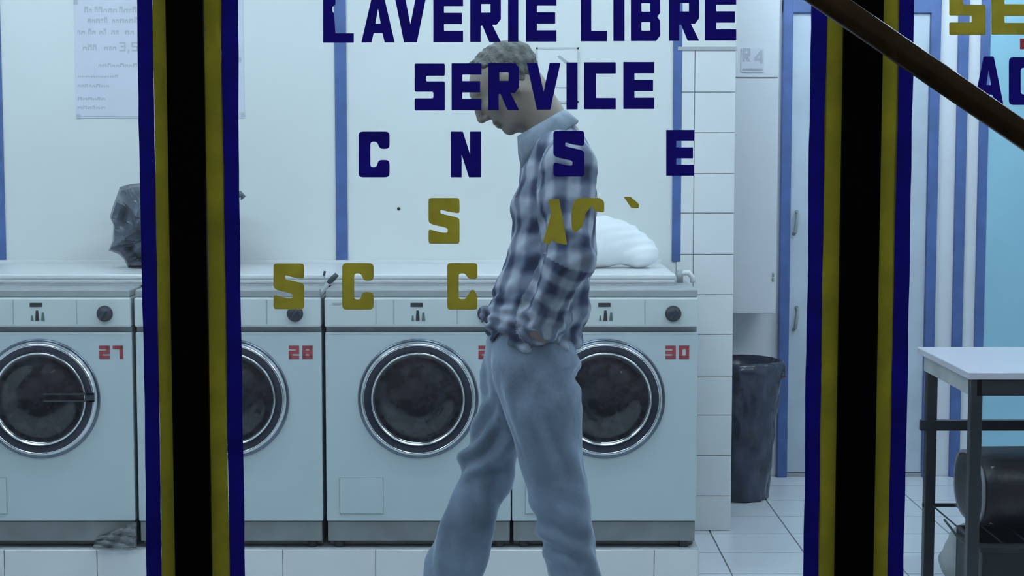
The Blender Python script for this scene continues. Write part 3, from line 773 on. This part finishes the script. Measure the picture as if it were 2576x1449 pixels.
# ------------------------------------------------------------------ folding table
YT0, YT1 = 5.04, 5.69
ztb = P(2440, 937, YT0).z
xt = P(2437, 937, YT0).x
xt1 = xt + 1.3
tb = thing('folding_table', (xt + .65, (YT0 + YT1) / 2, 0), 'white topped folding table with a black steel frame', 'table')
obj('table_top', box(xt, xt1, YT0, YT1, ztb - .022, ztb, .003), 'table_white', tb)
zf = P(2500, 995, YT0 + .02).z
obj('apron', box(xt + .03, xt1 - .03, YT0 + .012, YT0 + .035, zf, ztb - .02), 'frame_black', tb)
obj('apron', box(xt + .03, xt1 - .03, YT1 - .035, YT1 - .012, ztb - .06, ztb - .02), 'frame_black', tb)
obj('side_apron', box(xt + .012, xt + .03, YT0 + .04, YT1 - .05, ztb - .075, ztb - .02, .002), 'sack_grey', tb)
obj('side_apron', box(xt1 - .03, xt1 - .012, YT0 + .04, YT1 - .05, ztb - .075, ztb - .02, .002), 'sack_grey', tb)
LW = .036
for lx_, ly_, m_ in ((xt + .012, YT0 + .012, 'frame_black'), (xt + .025, YT1 - .05, 'frame_black'), (xt1 - .05, YT0 + .012, 'frame_black'), (xt1 - .05, YT1 - .05, 'frame_black')):
    obj('leg', box(lx_, lx_ + LW, ly_, ly_ + LW, 0, ztb - .02, .003), m_, tb)
zbr = P(2400, 1068, YT1 - .03).z
obj('crossbar', box(xt + .005, xt1 - .02, YT1 - .052, YT1 - .03, zbr - .018, zbr + .018, .002), 'frame_black', tb)
zsh = .262
shf = obj('shelf_frame', box(xt + .02, xt1 - .02, YT0 + .02, YT0 + .032, zsh - .012, zsh, .002), 'frame_black', tb)
obj('shelf_frame', box(xt + .02, xt1 - .02, YT1 - .042, YT1 - .03, zsh - .012, zsh, .002), 'frame_black', tb)
for k in range(16):
    xx = xt + .05 + k * (xt1 - xt - .1) / 15
    obj('shelf_wire', tube([(xx, YT0 + .022, zsh - .004), (xx, YT1 - .032, zsh - .004)], .003, 6), 'frame_black', tb)
cbp = [P(2376, 1308, YT1 - .05), P(2392, 1328, YT1 - .2), P(2410, 1352, YT0 + .3), P(2430, 1368, YT0 + .1), P(2450, 1368, YT0 + .03)]
obj('cable', tube(cbp, .004, 8), 'cable', tb, True)
# duffel bag on the shelf
db = thing('duffel_bag', (xt + .6, 5.35, zsh), 'black duffel bag with pale piping on the lower shelf of the folding table', 'bag')
zdt = P(2500, 1152, 5.2).z; rz = (zdt - zsh) / 2; zc_ = zsh + rz
bmd = bmesh.new(); rings = []; ND = 40
bag_x = [(0.0, .30), (.004, .55), (.015, .80), (.035, .93), (.07, 1.0), (.4, 1.02), (.75, 1.0), (.785, .93), (.805, .80), (.816, .55), (.82, .30)]
xb0 = P(2421, 1230, 5.35).x
for t, f in bag_x:
    rings.append([bmd.verts.new((xb0 + t, 5.35 + .19 * f * math.copysign(abs(math.cos(2 * math.pi * k / ND)) ** .75, math.cos(2 * math.pi * k / ND)),
                                 zc_ + rz * f * math.copysign(abs(math.sin(2 * math.pi * k / ND)) ** .75, math.sin(2 * math.pi * k / ND)))) for k in range(ND)])
for a, b in zip(rings, rings[1:]):
    for k in range(ND): bmd.faces.new((a[k], a[(k + 1) % ND], b[(k + 1) % ND], b[k]))
bmd.faces.new(rings[0]); bmd.faces.new(rings[-1][::-1])
obj('shell', bmd, 'bag_black', db, True)
for xx, f in ((xb0 + .022, .87), (xb0 + .798, .87)):
    obj('piping', tube([(xx, 5.35 + .195 * f * math.copysign(abs(math.cos(a)) ** .75, math.cos(a)), zc_ + (rz + .002) * f * math.copysign(abs(math.sin(a)) ** .75, math.sin(a))) for a in [2 * math.pi * k / 40 for k in range(41)]], .006, 8), 'piping_grey', db, True)
for cy, cz_ in ((-1, .62), (-1, -.62)):
    yy_ = 5.35 - .19 * 1.02 * (1 - abs(cz_) ** (1 / .75 * 1)) ** .5 * 1.02 - .004
    obj('side_piping', tube([(xb0 + .05 + .72 * k / 20, yy_ - .004 * math.sin(math.pi * k / 20), zc_ + rz * cz_ * (1.16 + .03 * math.sin(math.pi * k / 20))) for k in range(21)], .006, 8), 'piping_grey', db, True)
obj('handle', tube([(xb0 + .25, 5.2, zc_ + rz * .85), (xb0 + .28, 5.155, zc_ + rz * .3), (xb0 + .40, 5.145, zc_ + rz * .05), (xb0 + .52, 5.155, zc_ + rz * .3), (xb0 + .55, 5.2, zc_ + rz * .85)], .011, 10), 'crate_black', db, True)
# under the shelf
sk = thing('laundry_sack', (1.55, 5.56, 0), 'pale grey laundry sack on the floor under the folding table', 'sack')
s = Sdf((1.36, 5.40, -.02), (1.80, 5.72, .26), .008)
s.cone((1.525, 5.56, .09), (1.52, 5.55, .15), .085, .055, .03); s.cone((1.60, 5.56, .08), (1.55, 5.56, .17), .08, .045, .03)
V, Q = s.mesh(); V = relax(V, Q, 2); V += normals(V, Q) * fold(V, [((1, .3, .2), .07, .006, 0, 1.2), ((.4, .6, -1), .06, .004, 1, 1)])[:, None]; V[:, 2] = np.maximum(V[:, 2], 0)
link('sack', np_mesh('sack', V, Q), 'sack_grey', sk, True)
cr_ = thing('storage_crate', (xt + .75, 5.3, 0), 'black storage crate on the floor under the folding table', 'crate')
cx0, cx1 = xt + .075, xt + .80
cy0, cy1 = YT0 + .07, YT0 + .38
obj('side_wall', box(cx0, cx1, cy0, cy0 + .012, 0, .24, .003), 'crate_black', cr_)
obj('side_wall', box(cx0, cx1, cy1 - .012, cy1, 0, .24, .003), 'crate_black', cr_)
obj('end_wall', box(cx0, cx0 + .012, cy0 + .011, cy1 - .011, 0, .24, .003), 'crate_black', cr_)
obj('end_wall', box(cx1 - .012, cx1, cy0 + .011, cy1 - .011, 0, .24, .003), 'crate_black', cr_)
obj('bottom', box(cx0, cx1, cy0, cy1, 0.001, .012), 'crate_black', cr_)
obj('rim', box(cx0 - .01, cx1 + .01, cy0 - .01, cy0 + .014, .225, .245, .003), 'crate_black', cr_)

# ------------------------------------------------------------------ ceiling lamps
for yy_, rowname in ((3.7, 'nearer the shop window'), (5.05, 'nearer the washing machines')):
    for xx in (-1.9, 0, 1.9):
        tagn = '%s_%s' % ({-1.9: 'left', 0: 'middle', 1.9: 'right'}[xx], 'front' if yy_ < 4 else 'rear')
        lm = thing('ceiling_lamp_%s_offscreen' % tagn, (xx, yy_, ZC), 'white fluorescent ceiling batten %s, %s' % ({-1.9: 'towards machine 27', 0: 'between two others', 1.9: 'towards the folding table'}[xx], rowname), 'lamp', 'ceiling lamps')
        obj('housing', box(xx - .62, xx + .62, yy_ - .05, yy_ + .05, ZC - .045, ZC, .006), 'lamp_body', lm)
        obj('tube_%s_offscreen' % tagn, tube([(xx - .6, yy_, ZC - .07), (xx + .6, yy_, ZC - .07)], .019, 14), 'tube', lm, True)
        for sx in (-1, 1): obj('holder', box(xx + sx * .6 - .012, xx + sx * .6 + .012, yy_ - .025, yy_ + .025, ZC - .095, ZC - .04, .003), 'lamp_body', lm)
lm = thing('ceiling_lamp_alcove_offscreen', (1.7, 6.62, ZC), 'white fluorescent ceiling batten in the alcove', 'lamp')
obj('housing', box(1.1, 2.3, 6.57, 6.67, ZC - .045, ZC, .006), 'lamp_body', lm)
obj('tube_alcove_offscreen', tube([(1.12, 6.62, ZC - .07), (2.28, 6.62, ZC - .07)], .019, 14), 'tube', lm, True)
for sx in (1.12, 2.28): obj('holder', box(sx - .012, sx + .012, 6.595, 6.645, ZC - .095, ZC - .04, .003), 'lamp_body', lm)

# ------------------------------------------------------------------ the person
def B(px, py, dy=0.0):
    v = P(px, py, YP); return np.array((v.x, YP + dy, v.z))
feet = B(1290, 1700); person = thing('person', (feet[0], YP, 0), 'person in a plaid shirt and pale jeans walking past the machines with head bowed', 'person')
# head frame: facing direction f, up direction u
HA = math.radians(40); hf = np.array((-math.cos(HA), 0, -math.sin(HA))); hu = np.array((-math.sin(HA), 0, math.cos(HA))); hs = np.array((0, -1, 0))
HC = B(1268, 211)
def hd(f, s_, u): return HC + hf * f + hs * s_ + hu * u
RH3 = np.stack([hf, hs, hu], 1)     # columns are the head's axes
# joints
nk0, nk1 = hd(-.035, 0, -.055), B(1402, 362)
shN, shF = B(1428, 408, -.165), B(1398, 405, .165)
elN, elF = B(1428, 640, -.222), B(1350, 640, .20)
wrN, wrF = B(1362, 800, -.172), B(1285, 790, .165)
hipN, hipF = B(1350, 890, -.085), B(1325, 890, .085)
knN, knF = B(1415, 1285, -.09), B(1196, 1272, .085)
anN, anF = B(1482, 1655, -.09), B(1085, 1655, .085)
def hand(s, wr, direc, palm_side, curl, sgn):
    "palm, four curled fingers and a thumb; direc along the hand, palm_side out of the palm"
    d = np.array(direc, float); d /= np.linalg.norm(d); pn = np.array(palm_side, float); pn -= d * (pn @ d); pn /= np.linalg.norm(pn); sd = np.cross(d, pn) * sgn
    s.cone(wr, wr + d * .03, .026, .026, .012)
    for q in (-.024, -.008, .008, .024): s.cone(wr + d * .02 + sd * q * .8, wr + d * .088 + sd * q, .014, .0115, .008)
    for q, L in zip((-.028, -.0095, .0095, .027), (.062, .078, .083, .074)):
        p = wr + d * .088 + sd * q; a = curl
        for k, fr in enumerate((.45, .32, .23)):
            v = d * math.cos(a) + pn * math.sin(a); e = p + v * L * fr * 1.05
            s.cone(p, e, .0092 - .0008 * k, .0086 - .0008 * k, .003); p = e; a += .45
    p = wr + d * .03 + sd * .03; v = (d * .75 + sd * .55 + pn * .35); v /= np.linalg.norm(v)
    s.cone(wr + d * .02 + sd * .014, p + v * .03, .015, .011, .008); s.cone(p + v * .03, p + v * .052 + d * .018, .0105, .0085, .004)
s = Sdf((-.36, YP - .32, -.0), (.36, YP + .32, 1.80), .0048)
# skull and face
s.ell(hd(-.010, 0, .020), (.094, .074, .074), RH3, .02)
s.ell(hd(.018, 0, -.03), (.070, .060, .080), RH3, .025)
s.cone(hd(.062, 0, -.098), hd(.045, 0, -.094), .020, .03, .025)       # chin
for sg in (-1, 1):
    s.cone(hd(.040, sg * .03, -.090), hd(-.022, sg * .056, -.045), .018, .018, .02)   # jaw
    s.ell(hd(.058, sg * .040, -.022), (.022, .022, .018), RH3, .015)     # cheekbone
    s.ell(hd(.080, sg * .032, .012), (.014, .018, .012), RH3, .008, cut=True)  # eye socket
    s.cone(hd(.082, sg * .012, .030), hd(.070, sg * .045, .028), .008, .008, .012)  # brow
    s.ell(hd(.070, sg * .031, .009), (.014, .015, .012), RH3, .004)
    s.ell(hd(-.012, sg * .078, -.012), (.018, .007, .032), RH3, .006)     # ear
    s.ell(hd(-.006, sg * .086, -.010), (.008, .005, .018), RH3, .004, cut=True)
    s.ell(hd(.090, sg * .012, -.040), (.010, .009, .008), RH3, .006)     # nostril wing
s.cone(hd(.086, 0, .018), hd(.104, 0, -.032), .008, .013, .010)        # nose
s.cone(hd(.084, -.018, -.063), hd(.084, .018, -.063), .0065, .0065, .006); s.cone(hd(.082, -.016, -.075), hd(.082, .016, -.075), .007, .007, .006)
s.cone(nk0, nk1, .056, .064, .03)
# trunk and limbs under the clothes
s.chain([(nk1, .055, .075), (B(1405, 420), .085, .165), (B(1398, 520), .092, .165), (B(1388, 640), .088, .145), (B(1365, 745), .088, .145), (B(1348, 860), .088, .15)], .03)
for sh, el, wr in ((shN, elN, wrN), (shF, elF, wrF)):
    s.cone(sh, el, .047, .037, .03); s.cone(el, wr, .037, .025, .012)
hand(s, wrN, B(1330, 900, .035) - B(1362, 800), (-.2, .97, -.1), .12, 1)
hand(s, wrF, B(1275, 890, -.06) - B(1285, 790), (-.2, -.97, 0), .12, -1)
for hp_, kn_, an_ in ((hipN, knN, anN), (hipF, knF, anF)):
    s.cone(hp_, kn_, .075, .052, .03); s.cone(kn_, an_, .052, .036, .01)
V, Q = s.mesh(); V = relax(V, Q, 1, .4)
link('body', np_mesh('body', V, Q), 'skin', person, True)
# eyes
for sg in (-1, 1):
    e = hd(.0755, sg * .031, .009); bm = bmesh.new(); bmesh.ops.create_uvsphere(bm, u_segments=14, v_segments=10, radius=.0095)
    bmesh.ops.translate(bm, verts=bm.verts, vec=e); eo = obj('eye', bm, 'eye_white', person, True)
    e2 = hd(.0825, sg * .031, .005); bm = bmesh.new(); bmesh.ops.create_uvsphere(bm, u_segments=10, v_segments=8, radius=.0042)
    bmesh.ops.translate(bm, verts=bm.verts, vec=e2); obj('iris', bm, 'print_dark', eo, True)
# hair
s = Sdf(HC - .17, HC + .17, .0045)
s.ell(hd(-.012, 0, .022), (.102, .081, .081), RH3, .02); s.ell(hd(.040, 0, .066), (.048, .055, .026), RH3, .02)
g = np.meshgrid(*[s.lo[k] + s.h * np.arange(s.n[k]) for k in range(3)], indexing='ij')
qx, qz = g[0] - HC[0], g[2] - HC[2]
# hairline: level over the brow and temple, dropping behind the ear to the nape
cut1 = np.where(qx < .015, .042 - qz, .042 - (qx - .015) * 1.9 - qz); cut1 = np.maximum(cut1, -.045 - qz)
s.d = np.maximum(s.d, cut1 * .6).astype(np.float32)
V, Q = s.mesh(); V = relax(V, Q, 1)
V += normals(V, Q) * fold(V, [((1, .6, .3), .035, .0025, 0, 2), ((-.5, 1, .8), .028, .0025, 1, 2), ((.3, -.4, 1), .022, .002, 2, 2)])[:, None]
link('hair', np_mesh('hair', V, Q), 'hair', person, True)
# shirt
s = Sdf((-.32, YP - .40, .8), (.40, YP + .40, 1.62), .0055)
tor = [(B(1398, 358), .060, .085), (B(1402, 405), .092, .165), (B(1398, 520), .106, .185), (B(1387, 640), .110, .18), (B(1366, 740), .120, .175), (B(1350, 800), .121, .178), (B(1341, 838), .122, .178)]
s.chain(tor, .03)
sleeves = []
for sh, el, wr in ((shN, elN, wrN), (shF, elF, wrF)):
    cuff = el + (wr - el) * .93
    s.cone(sh, el, .068, .058, .035); s.cone(el, cuff, .058, .045, .018); s.cone(cuff - (wr - el) * .04, cuff, .047, .046, .006)
    sleeves.append((sh, el, cuff))
# loose shirt tail in front
s.cone(B(1268, 800, .05), B(1232, 795, .04), .035, .020, .03); s.cone(B(1232, 792, .03), B(1216, 782, .0), .014, .009, .012); s.cone(B(1216, 782, .0), B(1213, 808, -.02), .009, .007, .006); s.cone(B(1262, 800, -.05), B(1240, 815, -.06), .03, .018, .02)
g = np.meshgrid(*[s.lo[k] + s.h * np.arange(s.n[k]) for k in range(3)], indexing='ij')
zhem = B(1340, 852)[2] + .014 * np.sin(g[0] * 38 + 1) + .012 * np.sin(g[1] * 31) + .02 * np.cos(g[0] * 14)
# keep cuffs out of the hem cut: only cut inside the trunk's reach
dt = np.minimum.reduce([np.sqrt(sum((g[i] - (a + np.clip(0, 0, 1))[i]) ** 2 for i in range(3))) for a in (wrN, wrF)])
s.d = np.where(dt > .10, np.maximum(s.d, (zhem - g[2]) * .8), s.d).astype(np.float32)
V, Q = s.mesh(); V = relax(V, Q, 2)
Nn = normals(V, Q)
low = np.clip((1.17 - V[:, 2]) / .25, 0.15, 1)
dsp = fold(V, [((1, .2, .7), .085, .013, 0, 1.0), ((-.8, .3, 1), .055, .011, 1.3, 1.3), ((.5, .4, 1.2), .04, .007, 2.2, 1.8)]) * low + fold(V, [((.9, .5, .5), .13, .006, 0.7, 1)])
V = V + Nn * dsp[:, None]; V = relax(V, Q, 1)
# plaid coordinates: round the trunk or along the sleeve
ax_z = np.array([n_[0][2] for n_ in tor])[::-1]; ax_x = np.array([n_[0][0] for n_ in tor])[::-1]
def seg_d(V, a, b):
    ab = b - a; t = np.clip((V - a) @ ab / (ab @ ab), 0, 1); c = a + t[:, None] * ab; return np.linalg.norm(V - c, axis=1), t, V - c
U = np.zeros((len(V), 3)); cxv = np.interp(V[:, 2], ax_z, ax_x)
U[:, 0] = np.arctan2(V[:, 1] - YP, V[:, 0] - cxv) * .15; U[:, 1] = V[:, 2]
dT = np.abs(V[:, 1] - YP)
for (sh, el, cu) in sleeves:
    d1_, t1, q1_ = seg_d(V, sh, el); d2_, t2, q2_ = seg_d(V, el, cu)
    use1 = (d1_ < .085) & (dT > .155) & (d1_ <= d2_); use2 = (d2_ < .075) & (dT > .135) & (d2_ < d1_)
    for use, t_, q_, off in ((use1, t1, q1_, 0), (use2, t2, q2_, .3)):
        U[use, 0] = np.arctan2(q_[use, 1], q_[use, 0]) * .075 + .03; U[use, 1] = -(off + t_[use] * .27)
me = np_mesh('shirt', V, Q)
at = me.attributes.new('plaid', 'FLOAT_VECTOR', 'POINT'); at.data.foreach_set('vector', U.astype(np.float32).ravel())
shirt = link('shirt', me, 'plaid', person, True)
# collar: a folded band round the neck, open towards the throat
bm = bmesh.new(); NR = 36; rows = []
cc = B(1374, 338); axis = np.array((-.50, 0, .866)); e1_ = np.array((-.866, 0, -.50)); e2_ = np.array((0, 1, 0))
for (rr, hh) in ((.066, -.020), (.067, .006), (.068, .030), (.074, .034), (.082, .022), (.094, -.012), (.088, -.016), (.076, .010)):
    rowv = []
    for k in range(NR + 1):
        a = math.radians(20) + math.radians(320) * k / NR        # gap at the throat
        ed = max(0, 1 - min(k, NR - k) / 7.0)
        r2 = rr + (.016 * ed if rr > .08 else 0); h2 = hh - (.030 * ed if rr > .08 else 0)
        p = cc + axis * h2 + e1_ * math.cos(a) * r2 * .98 + e2_ * math.sin(a) * r2 * 1.04
        rowv.append(bm.verts.new(p))
    rows.append(rowv)
for a, b in zip(rows, rows[1:] + rows[:1]):
    for k in range(NR): bm.faces.new((a[k], a[k + 1], b[k + 1], b[k]))
bm.faces.new([r[0] for r in rows]); bm.faces.new([r[-1] for r in rows][::-1])
M('collar_cloth', (.22, .27, .33), .85, var=.3, scale=22)
obj('collar', bm, 'collar_cloth', shirt, True)
# jeans
s = Sdf((-.36, YP - .30, .02), (.34, YP + .30, 1.10), .006)
s.chain([(B(1350, 800), .098, .150), (B(1343, 860), .110, .162), (B(1340, 920), .108, .165), (B(1338, 950), .085, .15)], .03)
s.cone(B(1348, 905, -.085), B(1362, 1010, -.09), .103, .098, .03); s.cone(B(1362, 1010, -.09), B(1402, 1200, -.09), .096, .075, .02)
s.cone(B(1402, 1200, -.09), B(1452, 1449, -.09), .075, .066, .012); s.cone(B(1452, 1449, -.09), B(1484, 1640, -.09), .066, .070, .012)
s.cone(B(1318, 890, .08), B(1290, 1020, .085), .106, .090, .03); s.cone(B(1290, 1020, .085), B(1222, 1200, .085), .090, .072, .02)
s.cone(B(1222, 1200, .085), B(1140, 1449, .085), .072, .078, .012); s.cone(B(1140, 1449, .085), B(1088, 1640, .085), .078, .080, .012)
V, Q = s.mesh(); V = relax(V, Q, 2); Nn = normals(V, Q)
zk = lambda py: B(1300, py)[2]
def band(V, a, b, soft=.06): return np.clip((V[:, 2] - zk(b)) / soft, 0, 1) * np.clip((zk(a) - V[:, 2]) / soft, 0, 1)
farl = (V[:, 1] > YP).astype(float)
dsp = fold(V, [((1, .35, .22), .105, .0085, .4, .8), ((.8, -.7, .15), .07, .0048, 2.1, 1.2)]) * band(V, 860, 1700, .1)
dsp += fold(V, [((-.62, .3, .78), .060, .0085, .3, .9)]) * band(V, 960, 1240) * farl
dsp += fold(V, [((.50, .3, .85), .058, .0095, 1.1, 1.1)]) * band(V, 1180, 1400) * (1 - farl)
dsp += fold(V, [((.35, .3, .95), .045, .0035, .5, 1.5)]) * band(V, 1500, 1720)
dsp += fold(V, [((-.75, .3, .7), .07, .0095, 1.3, 1.0)]) * band(V, 850, 1010)
V = V + Nn * dsp[:, None]; V = relax(V, Q, 1)
jeans = link('jeans', np_mesh('jeans', V, Q), 'denim', person, True)
# shoes
def shoe(an, d, lift):
    d = np.array(d, float); heel = an - d * .05; toe = an + d * .19
    s = Sdf(np.minimum(heel, toe) - .12, np.maximum(heel, toe) + .12, .006)
    up = np.array((0, 0, 1.)); base = np.array((0, 0, lift))
    s.cone(heel - up * .045, an - up * .01, .036, .040, .03); s.cone(an - up * .04, toe - up * .062, .042, .032, .03)
    V, Q = s.mesh(); V = relax(V, Q, 2); V[:, 2] = np.maximum(V[:, 2], 0.0)
    o = link('shoe', np_mesh('shoe', V, Q), 'shoe', person, True)
    lowp = V[:, 2].min()
shoe(np.array((anF[0], anF[1], .098)), (-.99, 0, .0), 0)
dN = np.array((-.86, 0, -.50)); sN = anN.copy(); toeN = sN + dN * .19 - np.array((0, 0, .062)); sN[2] += .030 - toeN[2]
shoe(sN, dN, 0)
